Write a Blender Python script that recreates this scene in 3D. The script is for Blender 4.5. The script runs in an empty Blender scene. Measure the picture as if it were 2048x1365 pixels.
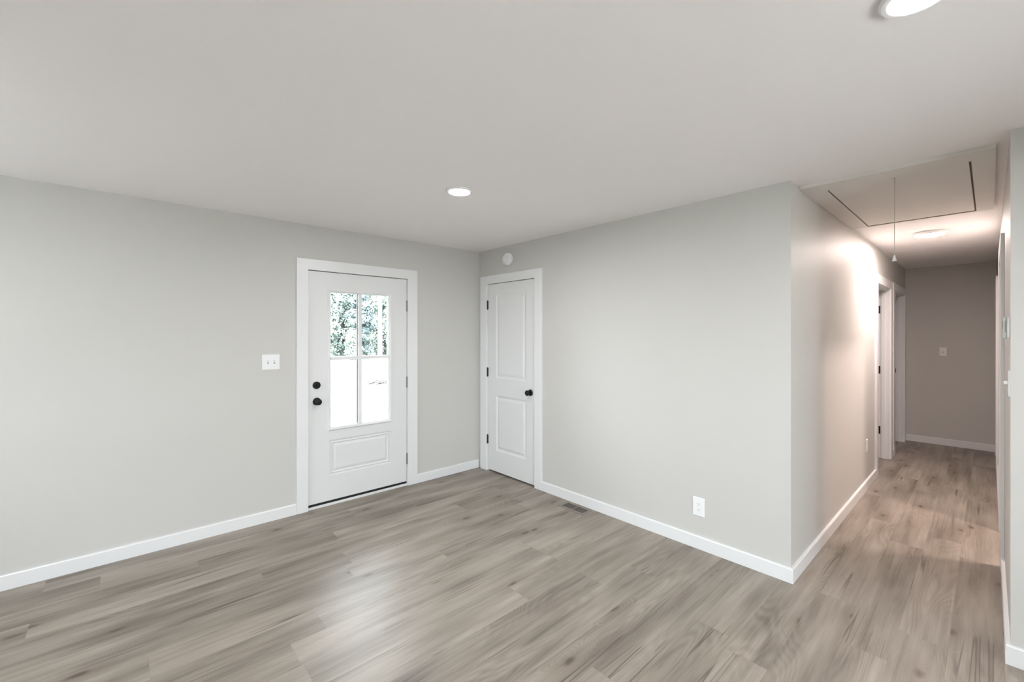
import bpy, bmesh, math, random
from mathutils import Vector, Matrix

S = bpy.context.scene
COL = S.collection
PI = math.pi
H = 2.44                                   # ceiling height
XH, XR, YE = 3.083, 3.955, 5.278           # hall left wall, hall right wall, hall end wall
EX, FY = 6.6, -5.6                         # far right wall and the wall behind the camera
GZ = -0.40                                 # ground outside

# ------------------------------------------------------------------ camera, sky, exposure
cam = bpy.data.cameras.new('camera')
cam.sensor_fit = 'HORIZONTAL'
cam.sensor_width = 36.0
cam.lens = 862.4 / 2048 * 36.0
cam.shift_y = -(682.5 - 669.4) / 2048
cam.clip_start = 0.02
cam.clip_end = 400
camo = bpy.data.objects.new('camera', cam)
COL.objects.link(camo)
camo.location = (3.8905, -3.0091, 1.5045)
camo.rotation_euler = (PI / 2, 0, 0.83627)
S.camera = camo

S.view_settings.view_transform = 'Standard'
S.view_settings.look = 'None'
S.view_settings.gamma = 1.0
S.view_settings.use_curve_mapping = False
S.view_settings.exposure = 1.22
S.cycles.max_bounces = 14
S.cycles.diffuse_bounces = 8
S.cycles.transparent_max_bounces = 24
S.cycles.sample_clamp_indirect = 12.0

SKY = 8.5
world = bpy.data.worlds.new('overcast sky')
S.world = world
world.use_nodes = True
wt = world.node_tree
bg = wt.nodes['Background']
bg.inputs['Color'].default_value = (0.87, 0.94, 1.0, 1)
bg.inputs['Strength'].default_value = SKY

sun = bpy.data.lights.new('sun', 'SUN')
sun.energy = 27.0
sun.angle = math.radians(6)
sun.color = (1.0, 0.98, 0.96)
suno = bpy.data.objects.new('sun', sun)
COL.objects.link(suno)
suno.rotation_euler = Vector((0.34, -0.50, 0.79)).to_track_quat('Z', 'Y').to_euler()
suno.location = (0, 30, 40)


def portal(name, loc, rot, sx, sy):
    l = bpy.data.lights.new(name, 'AREA')
    l.shape = 'RECTANGLE'
    l.size, l.size_y = sx, sy
    l.cycles.is_portal = True
    o = bpy.data.objects.new(name, l)
    COL.objects.link(o)
    o.location = loc
    o.rotation_euler = rot


# openings the daylight comes through
WIN_R = (-3.15, -1.68, 0.10, 2.10)         # patio door in the right wall: y0, y1, z0, z1
WIN_F = [(0.7, 1.75, 0.85, 2.10), (4.6, 5.25, 1.05, 2.10)]   # windows behind the camera: x0, x1, z0, z1
portal('daylight portal patio', (EX + 0.16, (WIN_R[0] + WIN_R[1]) / 2, (WIN_R[2] + WIN_R[3]) / 2), (0, PI / 2, 0),
       WIN_R[3] - WIN_R[2], WIN_R[1] - WIN_R[0])
for k, w in enumerate(WIN_F):
    portal('daylight portal front', ((w[0] + w[1]) / 2, FY - 0.16, (w[2] + w[3]) / 2), (PI / 2, 0, 0), w[1] - w[0], w[3] - w[2])
portal('daylight portal entry', (-0.16, -1.38, 1.29), (0, -PI / 2, 0), 1.2, 0.55)


# ------------------------------------------------------------------ mesh helpers
class MB:
    """collects shapes (optionally through a u,d,z -> world map) and links them as ONE mesh"""

    def __init__(self, fmap=None):
        self.bm = bmesh.new()
        self.f = fmap or (lambda u, d, z: (u, d, z))

    def v(self, p):
        return self.bm.verts.new(self.f(*p))

    def face(self, vs):
        try:
            return self.bm.faces.new(vs)
        except ValueError:
            return None

    def quad(self, a, b, c, d):
        return self.face([self.v(a), self.v(b), self.v(c), self.v(d)])

    def box(self, a, b):
        x0, y0, z0 = a
        x1, y1, z1 = b
        v = [self.v((x, y, z)) for z in (z0, z1) for y in (y0, y1) for x in (x0, x1)]
        for q in ((0, 1, 3, 2), (4, 6, 7, 5), (0, 4, 5, 1), (2, 3, 7, 6), (0, 2, 6, 4), (1, 5, 7, 3)):
            self.face([v[i] for i in q])
        return self

    def lathe(self, c, axis, prof, n=40):
        """prof: list of (radius, offset along axis); c in local u,d,z"""
        rings = []
        for r, h in prof:
            ring = []
            if r < 1e-6:
                p = list(c)
                p[axis] += h
                ring = [self.v(p)] * n
            else:
                for i in range(n):
                    a = 2 * PI * i / n
                    p = list(c)
                    o = [k for k in range(3) if k != axis]
                    p[o[0]] += r * math.cos(a)
                    p[o[1]] += r * math.sin(a)
                    p[axis] += h
                    ring.append(self.v(p))
            rings.append(ring)
        for A, B in zip(rings, rings[1:]):
            for i in range(n):
                j = (i + 1) % n
                vs = []
                for w in (A[i], A[j], B[j], B[i]):
                    if w not in vs:
                        vs.append(w)
                if len(vs) > 2:
                    self.face(vs)
        return self

    def tube(self, pts, r, n=8, r1=None):
        r1 = r if r1 is None else r1
        pts = [Vector(p) for p in pts]
        rings = []
        for i, p in enumerate(pts):
            t = (pts[min(i + 1, len(pts) - 1)] - pts[max(i - 1, 0)]).normalized()
            a = t.orthogonal().normalized()
            b = t.cross(a)
            rr = r + (r1 - r) * i / max(1, len(pts) - 1)
            rings.append([self.v(p + a * (rr * math.cos(2 * PI * k / n)) + b * (rr * math.sin(2 * PI * k / n))) for k in range(n)])
        for A, B in zip(rings, rings[1:]):
            for i in range(n):
                self.face([A[i], A[(i + 1) % n], B[(i + 1) % n], B[i]])
        self.face(rings[0])
        self.face(rings[-1])
        return self

    def prism(self, outline, d0, d1):
        """outline in (u, z), extruded along d"""
        A = [self.v((u, d0, z)) for u, z in outline]
        B = [self.v((u, d1, z)) for u, z in outline]
        self.face(A)
        self.face(B)
        for i in range(len(A)):
            j = (i + 1) % len(A)
            self.face([A[i], A[j], B[j], B[i]])
        return self

    def rings(self, rect, prof, close=True):
        """loops inset from a rectangle (u0,u1,z0,z1) at depths d: [(inset, d)...], last one filled"""
        u0, u1, z0, z1 = rect
        loops = []
        for s, d in prof:
            loops.append([self.v(p) for p in ((u0 + s, d, z0 + s), (u1 - s, d, z0 + s), (u1 - s, d, z1 - s), (u0 + s, d, z1 - s))])
        for A, B in zip(loops, loops[1:]):
            for i in range(4):
                self.face([A[i], A[(i + 1) % 4], B[(i + 1) % 4], B[i]])
        if close:
            self.face(loops[-1])
        return self

    def plate(self, rect, holes, d):
        """flat face at depth d with rectangular holes (grid of quads)"""
        u0, u1, z0, z1 = rect
        us = sorted({u0, u1} | {h[0] for h in holes} | {h[1] for h in holes})
        zs = sorted({z0, z1} | {h[2] for h in holes} | {h[3] for h in holes})
        for i in range(len(us) - 1):
            for j in range(len(zs) - 1):
                uc, zc = (us[i] + us[i + 1]) / 2, (zs[j] + zs[j + 1]) / 2
                if any(h[0] < uc < h[1] and h[2] < zc < h[3] for h in holes):
                    continue
                self.quad((us[i], d, zs[j]), (us[i + 1], d, zs[j]), (us[i + 1], d, zs[j + 1]), (us[i], d, zs[j + 1]))
        return self

    def rim(self, rect, d0, d1, bottom=True):
        u0, u1, z0, z1 = rect
        P = ((u0, z0), (u1, z0), (u1, z1), (u0, z1))
        for i in range(0 if bottom else 1, 4):
            a, b = P[i], P[(i + 1) % 4]
            self.quad((a[0], d0, a[1]), (b[0], d0, b[1]), (b[0], d1, b[1]), (a[0], d1, a[1]))
        return self

    def build(self, name, mat, parent=None, at=None, smooth=False, bevel=0.0, angle=35):
        bm = self.bm
        bmesh.ops.remove_doubles(bm, verts=bm.verts, dist=1e-5)
        bmesh.ops.recalc_face_normals(bm, faces=bm.faces)
        org = Vector((0, 0, 0))
        if parent is None:
            if at is not None:
                org = Vector(at)
        else:
            p = parent
            while p is not None:
                org += Vector(p.location)
                p = p.parent
        for w in bm.verts:
            w.co -= org
        me = bpy.data.meshes.new(name)
        bm.to_mesh(me)
        bm.free()
        if smooth:
            for p in me.polygons:
                p.use_smooth = True
        me.materials.append(mat)
        o = bpy.data.objects.new(name, me)
        COL.objects.link(o)
        if parent is not None:
            o.parent = parent
        else:
            o.location = org
        if smooth:
            md = o.modifiers.new('split', 'EDGE_SPLIT')
            md.split_angle = math.radians(angle)
        if bevel:
            b = o.modifiers.new('bevel', 'BEVEL')
            b.width = bevel
            b.segments = 2
            b.limit_method = 'ANGLE'
            b.angle_limit = math.radians(40)
        return o


def tag(o, label, cat, group=None, kind=None):
    o['label'] = label
    o['category'] = cat
    if group:
        o['group'] = group
    if kind:
        o['kind'] = kind
    return o


def thing(name, loc, label, cat, group=None, kind=None):
    o = bpy.data.objects.new(name, None)
    o.empty_display_size = 0.1
    COL.objects.link(o)
    o.location = loc
    return tag(o, label, cat, group, kind)


def struct(o, label, cat):
    return tag(o, label, cat, None, 'structure')


# maps: u along the wall, d out of the wall into the room, z up
def m_left(u, d, z):
    return (d, u, z)                       # left wall, x = 0


def m_back(u, d, z):
    return (u, -d, z)                      # wall across from the camera, y = 0


def m_hl(u, d, z):
    return (XH + d, u, z)                  # left wall of the hall


def m_hr(u, d, z):
    return (XR - d, u, z)                  # right wall of the hall


def m_he(u, d, z):
    return (u, YE - d, z)                  # end wall of the hall


def m_right(u, d, z):
    return (EX - d, u, z)


def m_front(u, d, z):
    return (u, FY + d, z)


# ------------------------------------------------------------------ materials
def mat(name, color, rough=0.5, spec=0.5, metal=0.0, bump=None):
    m = bpy.data.materials.new(name)
    m.use_nodes = True
    nt = m.node_tree
    b = nt.nodes['Principled BSDF']
    b.inputs['Base Color'].default_value = (*color, 1)
    b.inputs['Roughness'].default_value = rough
    b.inputs['Specular IOR Level'].default_value = spec
    b.inputs['Metallic'].default_value = metal
    if bump:
        sc, st = bump
        tc = nt.nodes.new('ShaderNodeTexCoord')
        n = nt.nodes.new('ShaderNodeTexNoise')
        n.inputs['Scale'].default_value = sc
        n.inputs['Detail'].default_value = 3
        bp = nt.nodes.new('ShaderNodeBump')
        bp.inputs['Strength'].default_value = st
        bp.inputs['Distance'].default_value = 0.002
        nt.links.new(tc.outputs['Object'], n.inputs['Vector'])
        nt.links.new(n.outputs['Fac'], bp.inputs['Height'])
        nt.links.new(bp.outputs['Normal'], b.inputs['Normal'])
    return m


M_WALL = mat('warm light grey wall paint', (0.571, 0.563, 0.541), 0.52, 0.26, bump=(90, 0.10))
M_CEIL = mat('flat ceiling paint', (0.845, 0.815, 0.817), 0.85, 0.2, bump=(70, 0.10))
M_TRIM = mat('white semi gloss trim paint', (0.755, 0.76, 0.765), 0.32, 0.5)
M_DOOR = mat('white door paint', (0.715, 0.72, 0.722), 0.36, 0.5, bump=(160, 0.05))
M_HATCH = mat('painted hatch board', (0.70, 0.675, 0.65), 0.6, 0.3)
M_PLATE = mat('white plastic', (0.82, 0.825, 0.83), 0.28, 0.5)
M_SHADE = mat('painted dark shade', (0.02, 0.02, 0.02), 0.8, 0.2)  # near-black standing in for shade under the door and in the duct
M_BLACK = mat('matte black hardware', (0.006, 0.006, 0.0065), 0.45, 0.3)
M_STEEL = mat('satin nickel hinge', (0.30, 0.29, 0.275), 0.4, 0.5, 0.9)
M_RUBBER = mat('black door sweep rubber', (0.014, 0.014, 0.014), 0.7, 0.3)
M_SPACER = mat('dark glazing spacer', (0.045, 0.05, 0.055), 0.5, 0.4)
M_VENT = mat('taupe register metal', (0.23, 0.205, 0.18), 0.45, 0.5, 0.2)
M_GREYP = mat('pale grey green plastic', (0.56, 0.585, 0.56), 0.35, 0.5)
M_SLOT = mat('grey slot', (0.16, 0.16, 0.16), 0.6, 0.3)
M_SLOTSHADE = mat('taupe slot shade', (0.34, 0.29, 0.26), 0.8, 0.2)  # shade inside the hatch slot, put into the colour
M_CORD = mat('pull cord', (0.55, 0.51, 0.47), 0.8, 0.2)
M_POLE = mat('weathered pale pole wood', (0.36, 0.35, 0.37), 0.85, 0.2, bump=(14, 0.4))
M_BARK = mat('tree bark', (0.085, 0.078, 0.070), 0.9, 0.2, bump=(12, 0.6))
M_TWIG = mat('dead twigs', (0.045, 0.040, 0.042), 0.9, 0.2)
M_BOUNCE = mat('pale bounce concrete', (0.62, 0.62, 0.62), 0.85, 0.2, bump=(20, 0.3))  # kept pale so the added slab reflects daylight to the ceiling
M_SIDING = mat('white siding', (0.75, 0.75, 0.74), 0.6, 0.3)


def lamp_mat(name, color, strength):
    m = bpy.data.materials.new(name)
    m.use_nodes = True
    nt = m.node_tree
    nt.nodes.clear()
    e = nt.nodes.new('ShaderNodeEmission')
    e.inputs['Color'].default_value = (*color, 1)
    e.inputs['Strength'].default_value = strength
    o = nt.nodes.new('ShaderNodeOutputMaterial')
    nt.links.new(e.outputs[0], o.inputs[0])
    return m


M_LED = lamp_mat('lit LED lens', (1.0, 0.98, 0.97), 180)
M_LEDH = lamp_mat('lit warm LED lens', (1.0, 0.84, 0.78), 170)
M_LEDR = lamp_mat('lit warm LED lens of the side room', (1.0, 0.80, 0.71), 200)


def glass_mat():
    m = bpy.data.materials.new('clear window glass')
    m.use_nodes = True
    nt = m.node_tree
    nt.nodes.clear()
    t = nt.nodes.new('ShaderNodeBsdfTransparent')
    t.inputs['Color'].default_value = (0.93, 0.965, 0.96, 1)
    g = nt.nodes.new('ShaderNodeBsdfGlossy')
    g.inputs['Roughness'].default_value = 0.02
    fr = nt.nodes.new('ShaderNodeFresnel')
    fr.inputs['IOR'].default_value = 1.45
    mx = nt.nodes.new('ShaderNodeMixShader')
    o = nt.nodes.new('ShaderNodeOutputMaterial')
    nt.links.new(fr.outputs[0], mx.inputs[0])
    nt.links.new(t.outputs[0], mx.inputs[1])
    nt.links.new(g.outputs[0], mx.inputs[2])
    nt.links.new(mx.outputs[0], o.inputs[0])
    return m


M_GLASS = glass_mat()


class NT:
    """terse node builder"""

    def __init__(self, nt):
        self.nt = nt

    def n(self, t, **kw):
        x = self.nt.nodes.new(t)
        for k, v in kw.items():
            setattr(x, k, v)
        return x

    def put(self, sock, v):
        if isinstance(v, bpy.types.NodeSocket):
            self.nt.links.new(v, sock)
        elif v is not None:
            sock.default_value = v

    def m(self, op, a, b=None, c=None, clamp=False):
        x = self.n('ShaderNodeMath', operation=op, use_clamp=clamp)
        for s, v in zip(x.inputs, (a, b, c)):
            self.put(s, v)
        return x.outputs[0]

    def vm(self, op, a, b=None):
        x = self.n('ShaderNodeVectorMath', operation=op)
        for s, v in zip(x.inputs, (a, b)):
            self.put(s, v)
        return x.outputs[0]

    def noise(self, vec, scale=1.0, detail=2.0, rough=0.5, dist=0.0):
        x = self.n('ShaderNodeTexNoise')
        self.put(x.inputs['Vector'], vec)
        for k, v in (('Scale', scale), ('Detail', detail), ('Roughness', rough), ('Distortion', dist)):
            x.inputs[k].default_value = v
        return x.outputs['Fac']

    def step(self, v, a, b, smooth=True):
        x = self.n('ShaderNodeMapRange', interpolation_type='SMOOTHSTEP' if smooth else 'LINEAR')
        self.put(x.inputs['Value'], v)
        x.inputs['From Min'].default_value = a
        x.inputs['From Max'].default_value = b
        return x.outputs['Result']

    def mix(self, f, a, b, mode='MIX'):
        x = self.n('ShaderNodeMix', data_type='RGBA', blend_type=mode)
        self.put(x.inputs['Factor'], f)
        self.put(x.inputs['A'], a) if False else None
        self.put(x.inputs[6], a)
        self.put(x.inputs[7], b)
        return x.outputs[2]


def floor_mat():
    m = bpy.data.materials.new('greige oak vinyl planks')
    m.use_nodes = True
    nt = m.node_tree
    b = nt.nodes['Principled BSDF']
    t = NT(nt)
    P = t.n('ShaderNodeTexCoord').outputs['Object']
    at = t.n('ShaderNodeAttribute', attribute_name='plank')
    sep = t.n('ShaderNodeSeparateColor')
    nt.links.new(at.outputs['Color'], sep.inputs[0])
    r1, r2, r3 = sep.outputs
    off = t.vm('MULTIPLY', at.outputs['Color'], (37.0, 53.0, 29.0))
    V = t.vm('ADD', P, off)
    sc = lambda x, y: t.vm('MULTIPLY', V, (x, y, 1.0))
    # broad soft tone, long along the plank
    blot = t.noise(sc(8.0, 1.3), 1.0, 2.5, 0.5)
    mid = t.noise(sc(75.0, 1.7), 1.0, 3.0, 0.6)
    streak = t.noise(sc(26.0, 0.9), 1.0, 3.0, 0.55)
    grain = t.noise(sc(210.0, 6.0), 1.0, 3.0, 0.6)
    # knots
    vor = t.n('ShaderNodeTexVoronoi', feature='F1', voronoi_dimensions='2D')
    nt.links.new(sc(3.6, 1.55), vor.inputs['Vector'])
    vor.inputs['Scale'].default_value = 1.0
    vor.inputs['Randomness'].default_value = 1.0
    vs = t.n('ShaderNodeSeparateColor')
    nt.links.new(vor.outputs['Color'], vs.inputs[0])
    kmask = t.step(vs.outputs[0], 0.45, 0.55)
    kd = vor.outputs['Distance']
    wob = t.m('ADD', kd, t.m('MULTIPLY', t.m('SUBTRACT', t.noise(sc(40, 14), 1.0, 2.0), 0.5), 0.07))
    knot = t.m('MULTIPLY', t.m('SUBTRACT', 1.0, t.step(wob, 0.012, 0.085)), kmask)
    halo = t.m('MULTIPLY', t.m('SUBTRACT', 1.0, t.step(kd, 0.0, 0.34)), kmask)
    # cathedral rings: contour lines of a smooth field that wraps round the knots
    field = t.m('ADD', t.noise(sc(6.0, 0.75), 1.0, 1.2, 0.4), t.m('MULTIPLY', halo, 0.22))
    ring = t.m('SINE', t.m('MULTIPLY', field, 180.0))
    ringm = t.m('MULTIPLY', t.step(t.noise(sc(3.0, 0.8), 1.0, 1.0), 0.47, 0.62), 0.62)
    ringv = t.m('MULTIPLY', ring, t.m('ADD', 0.18, ringm))
    # thin dark cracks along the grain
    crn = t.noise(sc(26.0, 0.42), 1.0, 0.5, 0.4, 0.08)
    cr = t.m('SUBTRACT', 1.0, t.step(t.m('ABSOLUTE', t.m('SUBTRACT', crn, 0.5)), 0.0, 0.03))
    crm = t.step(t.noise(sc(5.0, 1.6), 1.0, 1.0), 0.57, 0.66)
    crack = t.m('MULTIPLY', cr, crm)
    tone = t.m('ADD', t.m('MULTIPLY', t.m('SUBTRACT', blot, 0.5), 1.55), t.m('MULTIPLY', t.m('SUBTRACT', streak, 0.5), 0.70))
    tone = t.m('ADD', tone, t.m('MULTIPLY', t.m('SUBTRACT', mid, 0.5), 0.40))
    tone = t.m('ADD', tone, t.m('MULTIPLY', t.m('SUBTRACT', grain, 0.5), 0.38))
    tone = t.m('ADD', tone, t.m('MULTIPLY', ringv, 0.11))
    tone = t.m('ADD', tone, t.m('MULTIPLY', t.m('SUBTRACT', r1, 0.5), 0.16))
    tone = t.m('ADD', tone, 0.56, clamp=True)
    ramp = t.n('ShaderNodeValToRGB')
    nt.links.new(tone, ramp.inputs[0])
    e = ramp.color_ramp.elements
    e[0].position, e[0].color = 0.0, (0.106, 0.087, 0.069, 1)
    e[1].position, e[1].color = 1.0, (0.362, 0.317, 0.273, 1)
    x = e.new(0.45)
    x.color = (0.228, 0.197, 0.165, 1)
    col = t.mix(t.m('MULTIPLY', halo, 0.52), ramp.outputs[0], (0.17, 0.135, 0.108, 1))
    col = t.mix(t.m('MULTIPLY', knot, 0.85), col, (0.085, 0.062, 0.048, 1))
    col = t.mix(t.m('MULTIPLY', crack, 0.75), col, (0.075, 0.058, 0.047, 1))
    # seams
    uv = t.n('ShaderNodeSeparateXYZ')
    nt.links.new(t.n('ShaderNodeUVMap', uv_map='local').outputs[0], uv.inputs[0])
    seam = t.m('MINIMUM', uv.outputs[0], uv.outputs[1])
    seamd = t.m('SUBTRACT', 1.0, t.step(seam, 0.0004, 0.0016))
    col = t.mix(t.m('MULTIPLY', seamd, 0.16), col, (0.07, 0.058, 0.05, 1))
    nt.links.new(col, b.inputs['Base Color'])
    rg = t.m('ADD', 0.33, t.m('MULTIPLY', grain, 0.12))
    nt.links.new(rg, b.inputs['Roughness'])
    b.inputs['Specular IOR Level'].default_value = 0.36
    bp = t.n('ShaderNodeBump')
    bp.inputs['Strength'].default_value = 0.25
    bp.inputs['Distance'].default_value = 0.0012
    hgt = t.m('SUBTRACT', t.m('ADD', grain, t.m('MULTIPLY', ringv, 0.2)), t.m('MULTIPLY', t.m('ADD', crack, seamd), 0.8))
    nt.links.new(hgt, bp.inputs['Height'])
    nt.links.new(bp.outputs[0], b.inputs['Normal'])
    return m


M_FLOOR = floor_mat()


def lawn_mat():
    m = bpy.data.materials.new('lawn grass')
    m.use_nodes = True
    nt = m.node_tree
    b = nt.nodes['Principled BSDF']
    t = NT(nt)
    P = t.n('ShaderNodeTexCoord').outputs['Object']
    a = t.noise(P, 0.35, 4.0, 0.6)
    c = t.noise(P, 5.0, 4.0, 0.65)
    f = t.m('ADD', t.m('MULTIPLY', a, 0.6), t.m('MULTIPLY', c, 0.5), clamp=True)
    col = t.mix(f, (0.046, 0.056, 0.043, 1), (0.078, 0.086, 0.070, 1))
    nt.links.new(col, b.inputs['Base Color'])
    b.inputs['Roughness'].default_value = 0.9
    bp = t.n('ShaderNodeBump')
    bp.inputs['Strength'].default_value = 0.5
    nt.links.new(c, bp.inputs['Height'])
    nt.links.new(bp.outputs[0], b.inputs['Normal'])
    return m


M_LAWN = lawn_mat()


def leaf_mat(name, c0, c1):
    m = bpy.data.materials.new(name)
    m.use_nodes = True
    nt = m.node_tree
    b = nt.nodes['Principled BSDF']
    t = NT(nt)
    P = t.n('ShaderNodeTexCoord').outputs['Object']
    f = t.step(t.noise(P, 1.6, 3.0, 0.6), 0.3, 0.7)
    nt.links.new(t.mix(f, (*c0, 1), (*c1, 1)), b.inputs['Base Color'])
    b.inputs['Roughness'].default_value = 0.55
    return m


M_LEAF = [leaf_mat('mid green leaves', (0.095, 0.128, 0.118), (0.175, 0.215, 0.190)),
          leaf_mat('pale green leaves', (0.13, 0.165, 0.145), (0.23, 0.27, 0.235)),
          leaf_mat('blue green leaves', (0.088, 0.118, 0.125), (0.16, 0.20, 0.195))]


# ------------------------------------------------------------------ room shell
def wall(name, fmap, u0, u1, holes, thick, label, z0=0.0, mats=M_WALL):
    """solid wall with rectangular openings, from d = 0 (room face) back to d = -thick"""
    b = MB(fmap)
    b.plate((u0, u1, z0, H), holes, 0.0)
    b.plate((u0, u1, z0, H), holes, -thick)
    b.rim((u0, u1, z0, H), 0.0, -thick, False)
    for h in holes:
        b.rim(h, 0.0, -thick, h[2] > 0.01)
    o = b.build(name, mats)
    return struct(o, label, 'wall')


D1 = (-1.860, -0.888, 0.0, 2.074)          # entry door opening in the left wall
D2 = (0.146, 0.908, 0.0, 2.078)            # closet door opening
D3 = (2.950, 3.860, 0.0, 2.060)            # first doorway on the hall's left
D4 = (4.170, 5.110, 0.0, 2.060)            # second doorway on the hall's left
D5 = (1.215, 1.955, 0.0, 2.060)            # doors on the hall's right
D6 = (4.195, 5.000, 0.0, 2.060)

wall('wall_left', m_left, FY - 0.14, YE + 0.14, [D1], 0.14, 'light grey wall holding the white entry door', GZ)
wall('wall_back', m_back, 0.0, XH, [D2], 0.12, 'light grey wall with the narrow closet door')
wall('wall_back_right', m_back, XR, EX, [], 0.12, 'light grey wall end right of the hall opening')
wall('wall_hall_left', m_hl, 0.12, YE, [D3, D4], 0.12, 'left wall of the hall with two doorways')
wall('wall_hall_right', m_hr, 0.12, YE, [D5, D6], 0.12, 'right wall of the hall seen edge on')
wall('wall_hall_end', m_he, 0.0, EX, [], 0.14, 'dim taupe end wall of the hall', GZ)
wall('wall_right', m_right, FY, YE + 0.14, [WIN_R], 0.14, 'far right wall with the patio door, outside the picture', GZ)
wall('wall_front', m_front, 0.0, EX + 0.14, WIN_F, 0.14, 'wall with windows behind the camera, outside the picture', GZ)

c = MB()
c.box((-0.14, FY - 0.14, H), (EX + 0.14, YE + 0.14, H + 0.16))
struct(c.build('ceiling', M_CEIL), 'smooth off-white ceiling over room and hall', 'ceiling')


def build_floor():
    rnd = random.Random(7)
    w, L, s0 = 0.1785, 1.54, 0.0095
    ends = {0: -1.815, 3: -1.828, 4: -2.362, 5: -1.886, 7: -1.38, 9: -0.866, 12: -0.866, 14: -0.373, 17: -0.864, 21: 1.19}
    b = bmesh.new()
    cl = b.loops.layers.float_color.new('plank')
    uvl = b.loops.layers.uv.new('local')
    X0, X1, Y0, Y1 = 0.0, EX, FY, YE

    def top(x0, y0, x1, y1, col):
        v = [b.verts.new(p) for p in ((x0, y0, 0), (x1, y0, 0), (x1, y1, 0), (x0, y1, 0))]
        f = b.faces.new(v)
        # distance to the nearest long edge / end joint would need more verts: split in four
        return f

    for k in range(-1, int(X1 / w) + 2):
        xa, xb = s0 + k * w, s0 + (k + 1) * w
        xa, xb = max(xa, X0), min(xb, X1)
        if xb - xa < 1e-4:
            continue
        e = ends.get(k, rnd.uniform(0, L))
        y = e - math.ceil((e - Y0) / L) * L
        while y < Y1:
            ya, yb = max(y, Y0), min(y + L, Y1)
            y += L
            if yb - ya < 1e-4:
                continue
            col = (rnd.random(), rnd.random(), rnd.random(), 1)
            xm, hx = (xa + xb) / 2, (xb - xa) / 2
            # pieces whose UVs carry the distance to the long edge (u) and to the end joint (v)
            ys = [ya, ya + 0.05, yb - 0.05, yb] if yb - ya > 0.12 else [ya, (ya + yb) / 2, yb]
            dv = [0, 0.05, 0.05, 0] if len(ys) == 4 else [0, (yb - ya) / 2, 0]
            for (p, q, du0, du1) in ((xa, xm, 0, hx), (xm, xb, hx, 0)):
                for i in range(len(ys) - 1):
                    v = [b.verts.new(z) for z in ((p, ys[i], 0), (q, ys[i], 0), (q, ys[i + 1], 0), (p, ys[i + 1], 0))]
                    f = b.faces.new(v)
                    for lp, uv in zip(f.loops, ((du0, dv[i]), (du1, dv[i]), (du1, dv[i + 1]), (du0, dv[i + 1]))):
                        lp[cl] = col
                        lp[uvl].uv = uv
    # slab below the planks
    z = -0.1
    def side(pts):
        f = b.faces.new([b.verts.new(p) for p in pts])
        for lp in f.loops:
            lp[cl] = (0.5, 0.5, 0.5, 1)
            lp[uvl].uv = (0.05, 0.05)
    side(((X0, Y0, z), (X0, Y1, z), (X1, Y1, z), (X1, Y0, z)))
    side(((X0, Y0, z), (X1, Y0, z), (X1, Y0, 0), (X0, Y0, 0)))
    side(((X1, Y0, z), (X1, Y1, z), (X1, Y1, 0), (X1, Y0, 0)))
    side(((X1, Y1, z), (X0, Y1, z), (X0, Y1, 0), (X1, Y1, 0)))
    side(((X0, Y1, z), (X0, Y0, z), (X0, Y0, 0), (X0, Y1, 0)))
    me = bpy.data.meshes.new('floor')
    b.to_mesh(me)
    b.free()
    me.materials.append(M_FLOOR)
    o = bpy.data.objects.new('floor', me)
    COL.objects.link(o)
    struct(o, 'greige oak plank floor running into the hall', 'floor')


build_floor()

BH, BT = 0.088, 0.016


def baseboard(name, fmap, u0, u1, label, m0=0.0, m1=0.0):
    """flat board with an eased top edge; m0/m1 lengthen the front face for mitred corners"""
    b = MB(fmap)
    prof = [(0.0, 0.0), (BT, 0.0), (BT, BH - 0.005), (BT - 0.004, BH), (0.0, BH)]
    A = [b.v((u0 - m0 * d / BT, d, z)) for d, z in prof]
    B = [b.v((u1 + m1 * d / BT, d, z)) for d, z in prof]
    b.face(A)
    b.face(B)
    for i in range(len(prof)):
        j = (i + 1) % len(prof)
        b.face([A[i], A[j], B[j], B[i]])
    return struct(b.build(name, M_TRIM), label, 'baseboard')


baseboard('baseboard_left', m_left, FY, -1.932, 'long white baseboard left of the entry door')
baseboard('baseboard_left', m_left, -0.797, 0.0, 'short white baseboard between entry door and corner', 0, -BT)
baseboard('baseboard_back', m_back, 0.998, XH, 'white baseboard under the outlet wall', 0, BT)
baseboard('baseboard_hall_left', m_hl, 0.0, 2.845, 'white baseboard from the hall corner to the first doorway', BT, 0)
baseboard('baseboard_hall_left', m_hl, 3.956, 4.035, 'scrap of white baseboard between the two hall doorways')
baseboard('baseboard_hall_end', m_he, XH, XR, 'white baseboard on the hall end wall')
baseboard('baseboard_hall_right', m_hr, 0.0, 1.115, 'white baseboard on the hall right wall near its corner', BT, 0)
baseboard('baseboard_hall_right', m_hr, 2.055, 4.095, 'white baseboard farther along the hall right wall')
baseboard('baseboard_back_right', m_back, XR, EX, 'white baseboard at lower right edge of the picture', BT, 0)
baseboard('baseboard_right', m_right, FY, WIN_R[0] - 0.10, 'white baseboard beside the patio door')
baseboard('baseboard_right', m_right, WIN_R[1] + 0.10, 0.0, 'white baseboard between patio door and back wall')
baseboard('baseboard_front', m_front, 0.0, EX, 'white baseboard under the windows behind the camera')

CT = 0.018


def casing(name, fmap, ul, ir, z_in, ur, z_out, label, thick, il=None, jamb_d=None, jd0=0.0):
    """flat door casing from outer ul..ur, inner il..ir; head up to z_out, plus the jamb lining the opening"""
    b = MB(fmap)
    b.prism([(ul, 0), (il, 0), (il, z_in), (ir, z_in), (ir, 0), (ur, 0), (ur, z_out), (ul, z_out)], 0.0, CT)
    o = b.build(name, M_TRIM, bevel=0.0018)
    struct(o, label, 'door trim')
    return o


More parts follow.
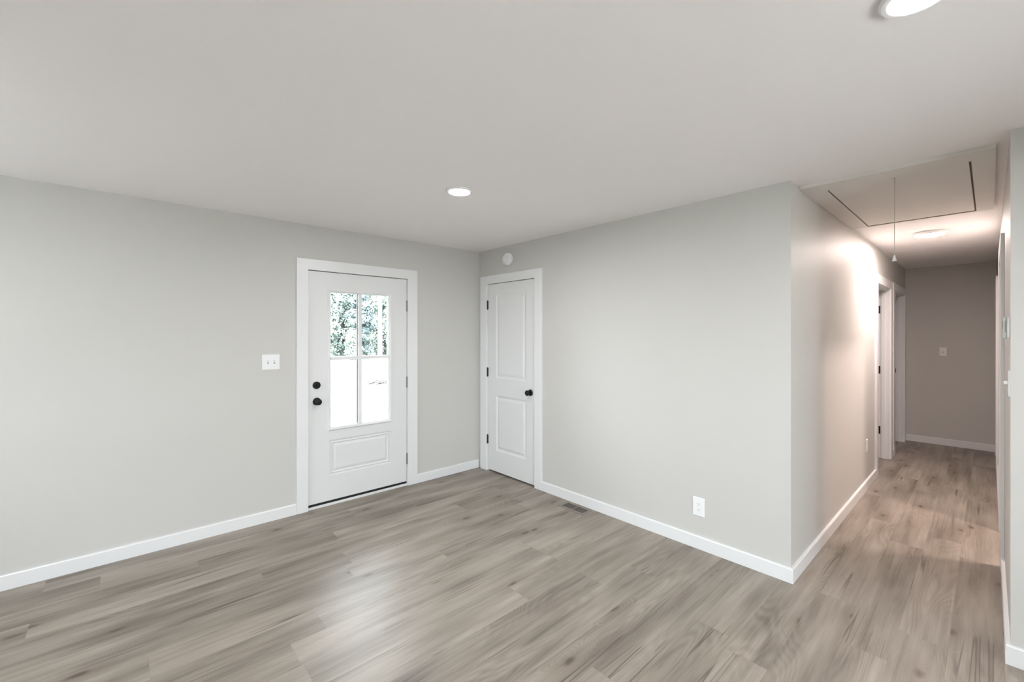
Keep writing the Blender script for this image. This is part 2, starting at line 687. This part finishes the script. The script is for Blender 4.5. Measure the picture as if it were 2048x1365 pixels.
def jamb(root, fmap, hole, thick, t=0.018, d_front=0.0, stop=None):
    """three boards lining a door opening"""
    u0, u1, _, z1 = hole
    b = MB(fmap)
    b.box((u0, -thick, 0), (u0 + t, d_front, z1))
    b.box((u1 - t, -thick, 0), (u1, d_front, z1))
    b.box((u0 + t, -thick, z1 - t), (u1 - t, d_front, z1))
    if stop:
        s0, s1 = stop
        b.box((u0 + t, s0, 0), (u0 + t + 0.010, s1, z1 - t))
        b.box((u1 - t - 0.010, s0, 0), (u1 - t, s1, z1 - t))
        b.box((u0 + t, s0, z1 - t - 0.010), (u1 - t, s1, z1 - t))
    return b.build('door_jamb', M_TRIM, root)


t1 = casing('trim_1', m_left, -1.931, -0.903, 2.056, -0.797, 2.148, 'white casing round the entry door', 0.14, il=-1.840)
jamb(t1, m_left, D1, 0.14)
t2 = casing('trim_2', m_back, 0.046, 0.903, 2.060, 0.998, 2.150, 'white casing round the narrow closet door', 0.12, il=0.150)
jamb(t2, m_back, D2, 0.12)
t3 = casing('trim_3', m_hl, 2.845, 3.856, 2.052, 3.956, 2.147, 'white casing round the nearer doorway on the hall left', 0.12, il=2.952)
jamb(t3, m_hl, D3, 0.12, stop=(-0.075, -0.040))
t4 = casing('trim_4', m_hl, 4.035, 5.104, 2.052, 5.200, 2.147, 'white casing round the far doorway on the hall left', 0.12, il=4.176)
jamb(t4, m_hl, D4, 0.12, stop=(-0.075, -0.040))
b = MB(m_hl)
b.box((5.0895, -0.105, 0.965), (5.092, -0.070, 1.025))
b.build('strike_plate', M_BLACK, t4)['label'] = 'small black strike plate'
t5 = casing('trim_5', m_hr, 1.115, 1.950, 2.052, 2.055, 2.147, 'white casing on the hall right wall beyond the thermostat', 0.12, il=1.220)
jamb(t5, m_hr, D5, 0.12)
t6 = casing('trim_6', m_hr, 4.095, 4.995, 2.052, 5.095, 2.147, 'white casing at the far end of the hall right wall', 0.12, il=4.200)
jamb(t6, m_hr, D6, 0.12)


# ------------------------------------------------------------------ doors
PANEL = [(0.0, 0.0), (0.010, -0.0065), (0.018, -0.0075), (0.024, -0.0070), (0.050, -0.0015), (0.054, -0.0012)]


def leaf_mesh(fmap, rect, panels, d, thick, glass=None, prof=PANEL):
    b = MB(fmap)
    holes = list(panels) + ([glass] if glass else [])
    b.plate(rect, holes, d)
    b.plate(rect, holes, d - thick)
    for p in panels:
        b.rings(p, [(s, d + e) for s, e in prof])
        b.rings(p, [(s, d - thick - e) for s, e in prof])
    b.rim(rect, d, d - thick)
    if glass:
        b.rim(glass, d, d - thick)
    return b


def butt_hinge(fmap, leaf, u, d, z, m, h=0.10, lw=0.016, side=1):
    """knuckle in five barrels with end tips and two narrow leaf edges"""
    b = MB(fmap)
    r = 0.0062
    for k in range(5):
        a = z - h / 2 + k * h / 5
        b.lathe((u, d, a), 2, [(0, 0.0006), (r, 0.0006), (r, h / 5 - 0.0006), (0, h / 5 - 0.0006)], 14)
    b.lathe((u, d, z + h / 2), 2, [(0.0045, 0), (0.0045, 0.002), (0.002, 0.005), (0, 0.005)], 12)
    b.lathe((u, d, z - h / 2), 2, [(0.0045, 0), (0.0045, -0.002), (0.002, -0.005), (0, -0.005)], 12)
    b.box((u - lw / 2, d - 0.007, z - h / 2), (u + lw / 2, d - 0.003, z + h / 2))
    return b.build('hinge', m, leaf, smooth=True)


def round_knob(fmap, leaf, u, d, z, m):
    b = MB(fmap)
    b.lathe((u, d, z), 1, [(0.0, 0.0), (0.033, 0.0), (0.033, 0.004), (0.030, 0.009), (0.020, 0.011), (0.012, 0.014), (0.0115, 0.026),
                           (0.016, 0.031), (0.024, 0.036), (0.0275, 0.045), (0.0265, 0.054), (0.021, 0.060), (0.012, 0.063), (0, 0.0635)], 40)
    return b.build('door_knob', m, leaf, smooth=True, angle=50)


# entry door with four panes ------------------------------------------------
e = thing('door_1', (0, -1.374, 0.0), 'white entry door with a four-pane window', 'door', kind='structure')
RECT = (-1.8365, -0.9115, 0.044, 2.0505)
LITE = (-1.672, -1.074, 0.660, 1.903)
lf = leaf_mesh(m_left, RECT, [(-1.662, -1.077, 0.257, 0.575)], 0.0, 0.044, LITE,
               [(0, 0), (0.006, -0.001), (0.008, -0.009), (0.014, -0.010), (0.026, -0.004), (0.030, -0.0045), (0.034, -0.010), (0.040, -0.0105), (0.062, -0.004), (0.066, -0.0038)]
               ).build('door_leaf', M_DOOR, e)
b = MB(m_left)
PF = [(0.0, 0.0), (0.0, 0.007), (0.004, 0.010), (0.012, 0.010), (0.016, 0.007), (0.021, 0.006), (0.028, -0.012)]
b.rings(LITE, PF, False)
b.rings(LITE, [(s, -0.044 - q) for s, q in PF], False)
b.rim((LITE[0] + 0.028, LITE[1] - 0.028, LITE[2] + 0.028, LITE[3] - 0.028), -0.012, -0.032)
b.build('window_frame', M_TRIM, lf)
G = (LITE[0] + 0.028, LITE[1] - 0.028, LITE[2] + 0.028, LITE[3] - 0.028)
MU, MZ = (-1.400, -1.364), (1.277, 1.306)
b = MB(m_left)
for s in (1, -1):
    d0, d1 = (-0.019, -0.003) if s > 0 else (-0.041, -0.025)
    dd = d1 if s > 0 else d0
    db = d0 if s > 0 else d1
    b.prism([(MU[0], G[2]), (MU[1], G[2]), (MU[1], G[3]), (MU[0], G[3])], db, dd)
    b.prism([(G[0], MZ[0]), (MU[0], MZ[0]), (MU[0], MZ[1]), (G[0], MZ[1])], db, dd)
    b.prism([(MU[1], MZ[0]), (G[1], MZ[0]), (G[1], MZ[1]), (MU[1], MZ[1])], db, dd)
b.build('muntin', M_TRIM, lf, bevel=0.002)
b = MB(m_left)
b.box((MU[0] - 0.005, -0.0245, G[2]), (MU[1] - 0.004, -0.0205, G[3]))
b.build('glazing_spacer', M_SPACER, lf)['label'] = 'thin dark spacer bar behind the upright bar'
b = MB(m_left)
b.quad((G[0], -0.022, G[2]), (G[1], -0.022, G[2]), (G[1], -0.022, G[3]), (G[0], -0.022, G[3]))
b.build('window_glass', M_GLASS, lf)
# deadbolt
b = MB(m_left)
b.lathe((-1.768, 0.0, 1.066), 1, [(0, 0), (0.032, 0), (0.032, 0.008), (0.028, 0.013), (0.012, 0.014), (0.011, 0.018), (0, 0.018)], 40)
b.box((-1.7725, 0.014, 1.046), (-1.7635, 0.030, 1.086))
b.build('deadbolt', M_BLACK, lf, smooth=True)
round_knob(m_left, lf, -1.766, 0.0, 0.926, M_BLACK)
b = MB(m_left)
b.box((-1.8385, -0.030, 0.89), (-1.8362, -0.006, 0.96))
b.build('latch_plate', M_BLACK, lf)
for z in (1.788, 1.030, 0.268):
    butt_hinge(m_left, lf, -0.9065, 0.006, z, M_STEEL, 0.105, 0.017)['label'] = 'satin nickel hinge'
b = MB(m_left)
b.box((-1.8365, -0.040, 0.023), (-0.9115, -0.002, 0.0435))
b.build('door_sweep', M_RUBBER, lf)['label'] = 'black rubber sweep along the bottom edge'
b = MB(m_left)
b.box((-1.8400, -0.14, 0.0), (-0.9035, 0.004, 0.022))
b.build('threshold', M_TRIM, e, bevel=0.002)
# dark weatherstrip in the reveal
b = MB(m_left)
b.box((-1.8425, -0.06, 0.022), (-1.8365, -0.020, 2.056))
b.box((-1.8425, -0.06, 2.0505), (-0.9065, -0.020, 2.056))
b.box((-0.9115, -0.06, 0.022), (-0.9065, -0.020, 2.056))
b.build('weatherstrip', M_RUBBER, e)

# closet door ---------------------------------------------------------------
e = thing('door_2', (0.533, 0, 0.0), 'narrow white two-panel closet door with black knob', 'door', kind='structure')
e.location = (0.533, 0, 0.0)
lf = leaf_mesh(m_back, (0.1675, 0.8985, 0.016, 2.0540), [(0.296, 0.768, 1.030, 1.940), (0.300, 0.775, 0.243, 0.845)], -0.001, 0.035,
               prof=[(0.0, 0.0), (0.005, -0.002), (0.020, -0.0085), (0.028, -0.0085), (0.050, -0.0025), (0.054, -0.0022)]).build('door_leaf', M_DOOR, e)
round_knob(m_back, lf, 0.832, -0.001, 0.925, M_BLACK)
for z in (1.830, 1.088, 0.347):
    butt_hinge(m_back, lf, 0.1605, 0.006, z, M_BLACK, 0.095, 0.016)['label'] = 'black hinge'
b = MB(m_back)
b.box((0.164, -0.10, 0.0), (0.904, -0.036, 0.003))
b.build('gap_shade', M_SHADE, e)  # dark sheet painting the shade under the door

# open door folded back inside the first hall doorway
e = thing('door_3', (2.96, 3.84, 0.0), 'white door standing open inside the nearer hall doorway', 'door', kind='structure')


def m_open(u, d, z):
    return (u, 3.842 + 0.0 - d, z)


lf = leaf_mesh(m_open, (2.075, 2.950, 0.016, 2.036), [(2.19, 2.835, 1.03, 1.92), (2.19, 2.835, 0.24, 0.84)], 0.0, 0.035).build('door_leaf', M_DOOR, e)
round_knob(m_open, lf, 2.14, 0.0, 0.925, M_BLACK)
for z in (1.807, 1.073, 0.339):
    b = MB()
    b.box((2.962, 3.8395, z - 0.047), (2.999, 3.842, z + 0.047))
    b.lathe((2.957, 3.836, z - 0.047), 2, [(0, 0), (0.006, 0), (0.006, 0.094), (0, 0.094)], 14)
    b.build('hinge', M_BLACK, lf)['label'] = 'black hinge'

# the hall's right side (seen only edge on): one door standing open into its lit room, one closed
e = thing('door_4', (XR + 0.12, 1.93, 0.0), 'white door standing open in the lit side room right of the hall', 'door', kind='structure')


def m_open_r(u, d, z):
    return (u, 1.932 + d, z)


lf = leaf_mesh(m_open_r, (XR + 0.128, XR + 0.828, 0.016, 2.036), [(XR + 0.24, XR + 0.715, 1.03, 1.92), (XR + 0.24, XR + 0.715, 0.24, 0.84)], 0.035, 0.035).build('door_leaf', M_DOOR, e)
round_knob(m_open_r, lf, XR + 0.765, 0.035, 0.925, M_BLACK)
h = D6
e = thing('door_5', (XR + 0.08, (h[0] + h[1]) / 2, 0.0), 'closed white door at the far right end of the hall', 'door', kind='structure')
a0, a1 = h[0] + 0.0205, h[1] - 0.0205
lf = leaf_mesh(m_hr, (a0, a1, 0.016, h[3] - 0.021), [(a0 + 0.12, a1 - 0.12, 1.03, 1.92), (a0 + 0.12, a1 - 0.12, 0.24, 0.84)], -0.08, 0.035).build('door_leaf', M_DOOR, e)
round_knob(m_hr, lf, a1 - 0.07, -0.08, 0.925, M_BLACK)


# windows behind and beside the camera, the room's daylight
def window(name, fmap, hole, label, mull):
    e = MB(fmap)
    u0, u1, z0, z1 = hole
    t = 0.05
    e.box((u0, -0.10, z0), (u0 + t, -0.04, z1))
    e.box((u1 - t, -0.10, z0), (u1, -0.04, z1))
    e.box((u0 + t, -0.10, z0), (u1 - t, -0.04, z0 + t))
    e.box((u0 + t, -0.10, z1 - t), (u1 - t, -0.04, z1))
    for k in range(1, mull + 1):
        x = u0 + (u1 - u0) * k / (mull + 1)
        e.box((x - 0.03, -0.10, z0 + t), (x + 0.03, -0.04, z1 - t))
    o = struct(e.build(name, M_TRIM), label, 'window')
    g = MB(fmap)
    g.quad((u0 + t, -0.07, z0 + t), (u1 - t, -0.07, z0 + t), (u1 - t, -0.07, z1 - t), (u0 + t, -0.07, z1 - t))
    g.build('window_glass', M_GLASS, o)
    c = MB(fmap)
    w = 0.09
    b0 = z0 - w if z0 > 0.3 else 0.0
    c.box((u0 - w, 0, b0), (u0, CT, z1 + w))
    c.box((u1, 0, b0), (u1 + w, CT, z1 + w))
    c.box((u0, 0, z1), (u1, CT, z1 + w))
    if z0 > 0.3:
        c.box((u0, 0, b0), (u1, CT, z0))
    c.build('window_casing', M_TRIM, o)


window('window_1', m_right, WIN_R, 'white patio door in the far right wall', 1)
window('window_2', m_front, WIN_F[0], 'wide white window behind the camera on the left', 1)
window('window_3', m_front, WIN_F[1], 'wide white window behind the camera on the right', 1)


# ------------------------------------------------------------------ ceiling lights
def downlight(name, x, y, label, r_out, r_in, drop, m, group=None):
    e = thing(name, (x, y, H), label, 'ceiling light', group)
    b = MB()
    g = drop * 0.35
    b.lathe((x, y, H), 2, [(r_out * 0.90, 0.0), (r_out * 0.90, -g * 0.6), (r_out, -g), (r_out, -g - 0.003), (r_out - 0.006, -drop + 0.001),
                           (r_in + 0.004, -drop), (r_in, -drop + 0.002), (r_in, -drop * 0.5), (0, -drop * 0.5)], 64)
    b.build('trim_ring', M_PLATE, e, smooth=True)
    b = MB()
    b.lathe((x, y, H), 2, [(r_in - 0.0005, -drop + 0.0025), (r_in - 0.006, -drop + 0.0015), (0, -drop + 0.0012)], 64)
    b.build('lens', m, e, smooth=True)['label'] = 'glowing white lens'
    return e


downlight('ceiling_light', 1.588, -1.388, 'small round downlight on the ceiling near the entry door', 0.084, 0.067, 0.016, M_LED)
downlight('ceiling_light', 3.760, -1.395, 'round downlight cut by the top right picture edge', 0.084, 0.062, 0.016, M_LED)
downlight('ceiling_light', 1.588, -3.90, 'round downlight on the ceiling left of the camera', 0.084, 0.068, 0.016, M_LED)
downlight('ceiling_light', 5.55, -1.395, 'round downlight on the ceiling near the patio door', 0.084, 0.068, 0.016, M_LED)
downlight('ceiling_light', 5.55, -3.90, 'round downlight on the ceiling behind and right of the camera', 0.084, 0.068, 0.016, M_LED)
downlight('ceiling_light', 3.523, 2.47, 'wider round ceiling light in the hall beyond the attic hatch', 0.128, 0.103, 0.030, M_LEDH)

downlight('ceiling_light', 4.64, 1.63, 'round ceiling light inside the side room off the hall', 0.128, 0.103, 0.030, M_LEDR)

# ------------------------------------------------------------------ attic hatch
hx0, hx1, hy0, hy1 = 3.086, 3.913, 0.165, 1.712
px0, px1, py0, py1 = 3.199, 3.826, 0.318, 1.686
e = thing('attic_hatch', ((hx0 + hx1) / 2, (hy0 + hy1) / 2, H), 'white pull-down attic hatch on the hall ceiling with hanging cord', 'attic hatch')
ZB = H - 0.020


def m_ceil(u, d, z):
    return (u, z, d)


b = MB(m_ceil)
fr = (hx0, hx1, hy0, hy1)
hole = (px0, px1, py0, py1)
b.plate(fr, [hole], ZB)
b.rim(fr, ZB, H)
b.build('hatch_frame', M_HATCH, e)
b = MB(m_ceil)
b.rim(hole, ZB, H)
b.build('slot_lining', M_SLOTSHADE, e)['label'] = 'slot edge coloured taupe for its shade'
b = MB()
b.box((px0 + 0.007, py0 + 0.001, ZB + 0.0005), (px1 - 0.009, py1 - 0.030, H - 0.004))
pn = b.build('hatch_panel', M_HATCH, e)
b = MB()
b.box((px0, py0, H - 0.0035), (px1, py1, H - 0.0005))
b.build('slot_back_board', M_SLOTSHADE, e)  # closes the slot in the same painted shade
cx, cy = 3.517, 0.350
b = MB()
b.lathe((cx, cy, ZB), 2, [(0, 0.0), (0.006, 0.0), (0.006, -0.002), (0.002, -0.003), (0, -0.003)], 16)
b.tube([(cx, cy, ZB - 0.001), (cx + 0.001, cy, 2.25), (cx, cy, 2.10), (cx, cy, 1.965)], 0.0017, 8)
cd = b.build('pull_cord', M_CORD, e)
b = MB()
b.lathe((cx, cy, 1.935), 2, [(0, 0), (0.0112, 0), (0.0112, 0.003), (0.008, 0.014), (0.005, 0.026), (0.0035, 0.034), (0, 0.034)], 24)
b.build('cord_handle', M_PLATE, cd, smooth=True)['label'] = 'white bell-shaped handle'

# ------------------------------------------------------------------ wall devices
def wall_plate(b, u0, u1, z0, z1, d=0.006, e=0.003):
    b.rings((u0, u1, z0, z1), [(0, 0), (0, d - e), (e, d)])


# smoke detector over the closet door
e = thing('smoke_detector', (0.504, 0, 2.295), 'round white smoke detector above the narrow closet door', 'smoke detector')
b = MB(m_back)
b.lathe((0.504, 0, 2.295), 1, [(0, 0), (0.067, 0), (0.067, 0.009), (0.064, 0.010), (0.062, 0.010), (0.062, 0.014), (0.0655, 0.015), (0.0655, 0.026),
                               (0.060, 0.033), (0.050, 0.0365), (0.030, 0.0375), (0.029, 0.036), (0.027, 0.036), (0.026, 0.0375), (0, 0.038)], 64)
b.build('detector_body', M_PLATE, e, smooth=True)
b = MB(m_back)
b.lathe((0.490, 0.0368, 2.312), 1, [(0, 0.0015), (0.010, 0.0015), (0.010, 0.003), (0, 0.0035)], 24)
b.build('test_button', M_PLATE, e, smooth=True)
b = MB(m_back)
for k in range(9):
    a = PI * (0.1 + 0.8 * k / 8) + PI
    uu, zz = 0.504 + 0.044 * math.cos(a), 2.295 + 0.044 * math.sin(a)
    b.box((uu - 0.0015, 0.0360, zz - 0.005), (uu + 0.0015, 0.0376, zz + 0.005))
b.build('sounder_slots', M_SLOT, e)


def outlet(fmap, u, z, label, w=0.083, h=0.130):
    p = fmap(u, 0, z)
    e = thing('wall_outlet', p, label, 'power outlet')
    b = MB(fmap)
    wall_plate(b, u - w / 2, u + w / 2, z - h / 2, z + h / 2)
    b.build('cover_plate', M_PLATE, e)
    for s in (1, -1):
        zc = z + s * 0.0195
        b = MB(fmap)
        pts = []
        for k in range(24):
            a = 2 * PI * k / 24
            pts.append((u + 0.0168 * math.cos(a), zc + max(-0.0125, min(0.0125, 0.0168 * math.sin(a)))))
        b.prism(pts, 0.0055, 0.0078)
        r = b.build('receptacle', M_PLATE, e)
        b = MB(fmap)
        b.box((u - 0.0075, 0.0074, zc - 0.001), (u - 0.0053, 0.0081, zc + 0.0075))
        b.box((u + 0.0053, 0.0074, zc), (u + 0.0075, 0.0081, zc + 0.007))
        b.lathe((u, 0.0074, zc - 0.0065), 1, [(0, 0), (0.0026, 0), (0.0026, 0.0007), (0, 0.0007)], 12)
        b.build('slots', M_SLOT, r)
    b = MB(fmap)
    b.lathe((u, 0.0055, z), 1, [(0, 0), (0.003, 0), (0.003, 0.0012), (0, 0.0014)], 12)
    b.build('screw', M_PLATE, e)
    return e


outlet(m_back, 2.5195, 0.292, 'white outlet low on the wall left of the hall corner')
outlet(m_hl, 2.40, 0.415, 'white outlet on the hall wall seen nearly edge on', 0.075, 0.118)


def switch(fmap, u, z, label, gangs=1, w=None, h=0.124, toggle=0.012):
    w = w or (0.072 + 0.046 * (gangs - 1))
    e = thing('light_switch', fmap(u, 0, z), label, 'light switch')
    b = MB(fmap)
    wall_plate(b, u - w / 2, u + w / 2, z - h / 2, z + h / 2)
    b.build('cover_plate', M_PLATE, e)
    for g in range(gangs):
        uc = u + (g - (gangs - 1) / 2) * 0.046
        b = MB(fmap)
        b.box((uc - 0.0055, 0.0058, z - 0.012), (uc + 0.0055, 0.0064, z + 0.012))
        b.build('toggle_slot', M_SLOT, e)
        b = MB(fmap)
        b.prism([(uc - 0.0045, z - 0.004), (uc + 0.0045, z - 0.004), (uc + 0.0045, z + 0.0105), (uc - 0.0045, z + 0.0105)], 0.0055, 0.0055 + toggle)
        b.build('toggle', M_PLATE, e, bevel=0.0015)
        for s in (1, -1):
            b = MB(fmap)
            b.lathe((uc, 0.0055, z + s * 0.030), 1, [(0, 0), (0.003, 0), (0.003, 0.0012), (0, 0.0014)], 12)
            b.build('screw', M_PLATE, e)
    return e


switch(m_left, -2.1185, 1.281, 'white double toggle switch beside the entry door', 2, 0.127, 0.124)
switch(m_he, 3.467, 1.269, 'white toggle switch on the hall end wall', 1, 0.072, 0.115)
switch(m_hr, 0.085, 1.274, 'white toggle switch below the thermostat at right', 1, 0.072, 0.118, 0.014)

# thermostat
u, z = 0.175, 1.536
e = thing('thermostat', m_hr(u, 0, z), 'pale grey thermostat on the hall right wall', 'thermostat')
b = MB(m_hr)
b.box((u - 0.066, 0, z - 0.048), (u + 0.066, 0.008, z + 0.050))
b.build('base_plate', M_PLATE, e, bevel=0.002)
b = MB(m_hr)
b.box((u - 0.062, 0.008, z - 0.052), (u + 0.062, 0.021, z + 0.052))
bd = b.build('body', M_GREYP, e, bevel=0.006)
b = MB(m_hr)
b.box((u - 0.0625, 0.0135, z - 0.020), (u - 0.0618, 0.0155, z + 0.035))
b.build('side_slit', M_SLOT, bd)
b = MB(m_hr)
b.box((u - 0.035, 0.0206, z - 0.005), (u + 0.035, 0.0214, z + 0.035))
b.build('display', M_SLOT, bd)

# floor register
vx0, vx1, vy0, vy1 = 1.350, 1.628, -0.172, -0.042
e = thing('floor_register', ((vx0 + vx1) / 2, (vy0 + vy1) / 2, 0), 'taupe floor register vent beside the baseboard', 'floor vent')
b = MB(lambda u, d, z: (u, z, d))
inn = (vx0 + 0.026, vx1 - 0.026, vy0 + 0.026, vy1 - 0.022)
b.rings((vx0, vx1, vy0, vy1), [(0, 0.0002), (0, 0.002), (0.007, 0.0045)], False)
b.plate((vx0 + 0.007, vx1 - 0.007, vy0 + 0.007, vy1 - 0.007), [inn], 0.0045)
b.rim(inn, 0.0045, 0.0008)
b.build('frame', M_VENT, e)
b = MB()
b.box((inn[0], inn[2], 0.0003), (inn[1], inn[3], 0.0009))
b.build('duct_shadow', M_SHADE, e)
n = 6
for k in range(1, n):
    y = inn[2] + (inn[3] - inn[2]) * k / n
    b = MB()
    b.box((inn[0], y - 0.0016, 0.0009), (inn[1], y + 0.0016, 0.0036))
    b.build('slat', M_VENT, e)
xm = (inn[0] + inn[1]) / 2
b = MB()
b.box((xm - 0.004, inn[2], 0.0009), (xm + 0.004, inn[3], 0.0042))
b.build('cross_bar', M_VENT, e)

# ------------------------------------------------------------------ outdoors
def ground():
    b = bmesh.new()
    n = 60
    vs = {}
    for i in range(n + 1):
        for j in range(n + 1):
            x = -80 + 140 * i / n
            y = -60 + 140 * j / n
            far = max(0.0, -x - 16) + max(0.0, x - 14) + max(0.0, abs(y) - 14)
            z = GZ - 0.02 + 0.05 * math.sin(x * 0.31 + 1) * math.sin(y * 0.27) * min(1, far / 10)
            vs[i, j] = b.verts.new((x, y, z))
    for i in range(n):
        for j in range(n):
            b.faces.new((vs[i, j], vs[i + 1, j], vs[i + 1, j + 1], vs[i, j + 1]))
    me = bpy.data.meshes.new('lawn')
    b.to_mesh(me)
    b.free()
    for p in me.polygons:
        p.use_smooth = True
    me.materials.append(M_LAWN)
    o = bpy.data.objects.new('ground', me)
    COL.objects.link(o)
    struct(o, 'sunlit green lawn seen through the door panes', 'lawn')


ground()

FW = Vector((-0.7421, 0.6702, 0))
RT = Vector((0.6702, 0.7421, 0))
C0 = Vector((3.8905, -3.0091, 0))


def out(px, depth):
    """ground point straight out along a line of sight through the door"""
    p = C0 + (FW + RT * ((px - 1024) / 862.4)) * depth
    return Vector((p.x, p.y, GZ))


def leaf_cloud(b, centre, rx, rz, n, size, rnd, droop=0.3):
    for _ in range(n):
        while True:
            q = Vector((rnd.uniform(-1, 1), rnd.uniform(-1, 1), rnd.uniform(-1, 1)))
            if 0.25 < q.length < 1:
                break
        p = centre + Vector((q.x * rx, q.y * rx, q.z * rz))
        nrm = (q + Vector((rnd.uniform(-1, 1), rnd.uniform(-1, 1), rnd.uniform(-0.4, 1.4))) * 0.9).normalized()
        a = nrm.orthogonal().normalized()
        a.rotate(Matrix.Rotation(rnd.uniform(0, 6.28), 3, nrm))
        c = nrm.cross(a)
        s = size * rnd.uniform(0.6, 1.35)
        w = s * 0.55
        f = [p - a * s, p + c * w + nrm * (s * 0.12), p + a * s, p - c * w + nrm * (s * 0.12)]
        b.face([b.v(x) for x in f])


def tree(base, height, spread, label, m, seed, leaves=4200, low=0.12, size=0.11, cat='tree', name='tree'):
    rnd = random.Random(seed)
    e = thing(name, base, label, cat, 'trees beyond the lawn')
    b = MB()
    top = base + Vector((rnd.uniform(-.3, .3), rnd.uniform(-.3, .3), height * 0.92))
    mid = base.lerp(top, 0.5) + Vector((rnd.uniform(-.15, .15), rnd.uniform(-.15, .15), 0))
    b.tube([base - Vector((0, 0, 0.1)), base.lerp(mid, 0.5), mid, top], 0.05 * height ** 0.6, 9, 0.02)
    limbs = []
    for k in range(9):
        s = base.lerp(top, 0.18 + 0.075 * k)
        a = rnd.uniform(0, 6.28)
        L = spread * rnd.uniform(0.5, 0.9) * (1.0 - 0.05 * k)
        q = s + Vector((math.cos(a) * L, math.sin(a) * L, L * rnd.uniform(0.15, 0.6)))
        b.tube([s, s.lerp(q, 0.5) + Vector((0, 0, -0.08)), q], 0.045, 6, 0.012)
        limbs.append(q)
    b.build('trunk', M_BARK, e, smooth=True)
    b = MB()
    cl = []
    for k in range(46):
        h = low + (1 - low) * (k + rnd.random()) / 46
        prof = math.sin(PI * min(1, 0.12 + 0.86 * h)) ** 0.7
        a = rnd.uniform(0, 6.28)
        rr = spread * prof * rnd.uniform(0.25, 0.85)
        cl.append(base + Vector((math.cos(a) * rr, math.sin(a) * rr, h * height)))
    cl += limbs
    for q in cl:
        leaf_cloud(b, q, spread * rnd.uniform(0.30, 0.48), spread * rnd.uniform(0.26, 0.44), leaves // len(cl), size, rnd)
    b.bm.normal_update()
    b.build('foliage', m, e)
    return e


# front row, middle row and the tall row that closes the view
rows = [
    (646, 36.0, 5.0, 1.2, 1, 'pale leafy tree at the left edge of the upper door panes', 0.06),
    (708, 33.0, 2.0, 0.62, 1, 'low pale bushy young tree in front of the other trees', 0.02),
    (723, 36.5, 5.4, 1.2, 2, 'blue green tree seen behind the upright bar of the door window', 0.06),
    (800, 36.0, 5.2, 1.2, 0, 'mid green tree just right of the utility pole', 0.06),
    (590, 40.5, 8.0, 1.75, 0, 'mid green tree left of the door window view', 0.05),
    (683, 40.5, 8.2, 1.75, 0, 'taller mid green tree behind the low bushy tree', 0.05),
    (774, 40.8, 8.4, 1.75, 1, 'tall pale tree behind the utility pole', 0.05),
    (868, 40.5, 8.0, 1.75, 2, 'blue green tree far to the right of the utility pole', 0.05),
    (620, 46.5, 11.0, 2.4, 2, 'tallest blue green tree at the left of the tree line', 0.03),
    (729, 46.8, 11.5, 2.4, 1, 'tallest pale tree in the middle of the tree line', 0.03),
    (838, 46.5, 11.2, 2.4, 0, 'tallest mid green tree at the right of the tree line', 0.03),
]
for k, (px, dep, h, sp, mi, lab, low) in enumerate(rows):
    tree(out(px, dep), h, sp, lab, M_LEAF[mi], 100 + k, leaves=16000 if h > 3 else 3600, low=low, size=0.13 if h > 3 else 0.08)

# paving added out of view to bounce daylight up onto the ceiling
b = MB()
b.box((EX + 0.14, -8.5, GZ - 0.1), (EX + 6.0, 4.0, GZ + 0.08))
b.box((-0.14, -11.0, GZ - 0.1), (EX + 0.14, FY - 0.14, GZ + 0.08))
struct(b.build('ground_bounce_slab', M_BOUNCE), 'pale bounce concrete slab added out of view to bounce daylight indoors', 'paving')

# utility pole
p = out(760, 28.0)
e = thing('utility_pole', p, 'pale wooden utility pole standing on the lawn', 'pole')
b = MB()
b.lathe((p.x, p.y, p.z - 0.15), 2, [(0, 0), (0.135, 0), (0.130, 3.0), (0.11, 9.2), (0.02, 9.25), (0, 9.25)], 20)
b.build('pole_shaft', M_POLE, e, smooth=True)
b = MB()
b.box((p.x - 1.0, p.y - 0.05, 8.05), (p.x + 1.0, p.y + 0.05, 8.17))
b.build('cross_arm', M_POLE, e)

# heap of cut branches on the lawn
p = out(762, 17.0)
rnd = random.Random(5)
b = MB()
for k in range(90):
    a = rnd.uniform(0, PI)
    L = rnd.uniform(0.08, 0.26)
    o = p + RT * rnd.gauss(0, 0.16) + FW * rnd.gauss(0, 0.25)
    o.z = GZ + rnd.uniform(0.0, 0.07)
    d = Vector((math.cos(a) * L, math.sin(a) * L, rnd.uniform(-0.02, 0.05)))
    b.tube([o - d, o + Vector((0, 0, 0.015)), o + d], rnd.uniform(0.010, 0.020), 5, 0.006)
tag(b.build('branch_heap', M_TWIG, at=p), 'small heap of dark cut twigs on the lawn', 'branches', kind='stuff')

# repeats share a group
for o in S.objects:
    if o.parent is None and o.get('category') in ('ceiling light', 'light switch', 'power outlet'):
        o['group'] = {'ceiling light': 'round ceiling lights', 'light switch': 'wall light switches', 'power outlet': 'wall power outlets'}[o['category']]
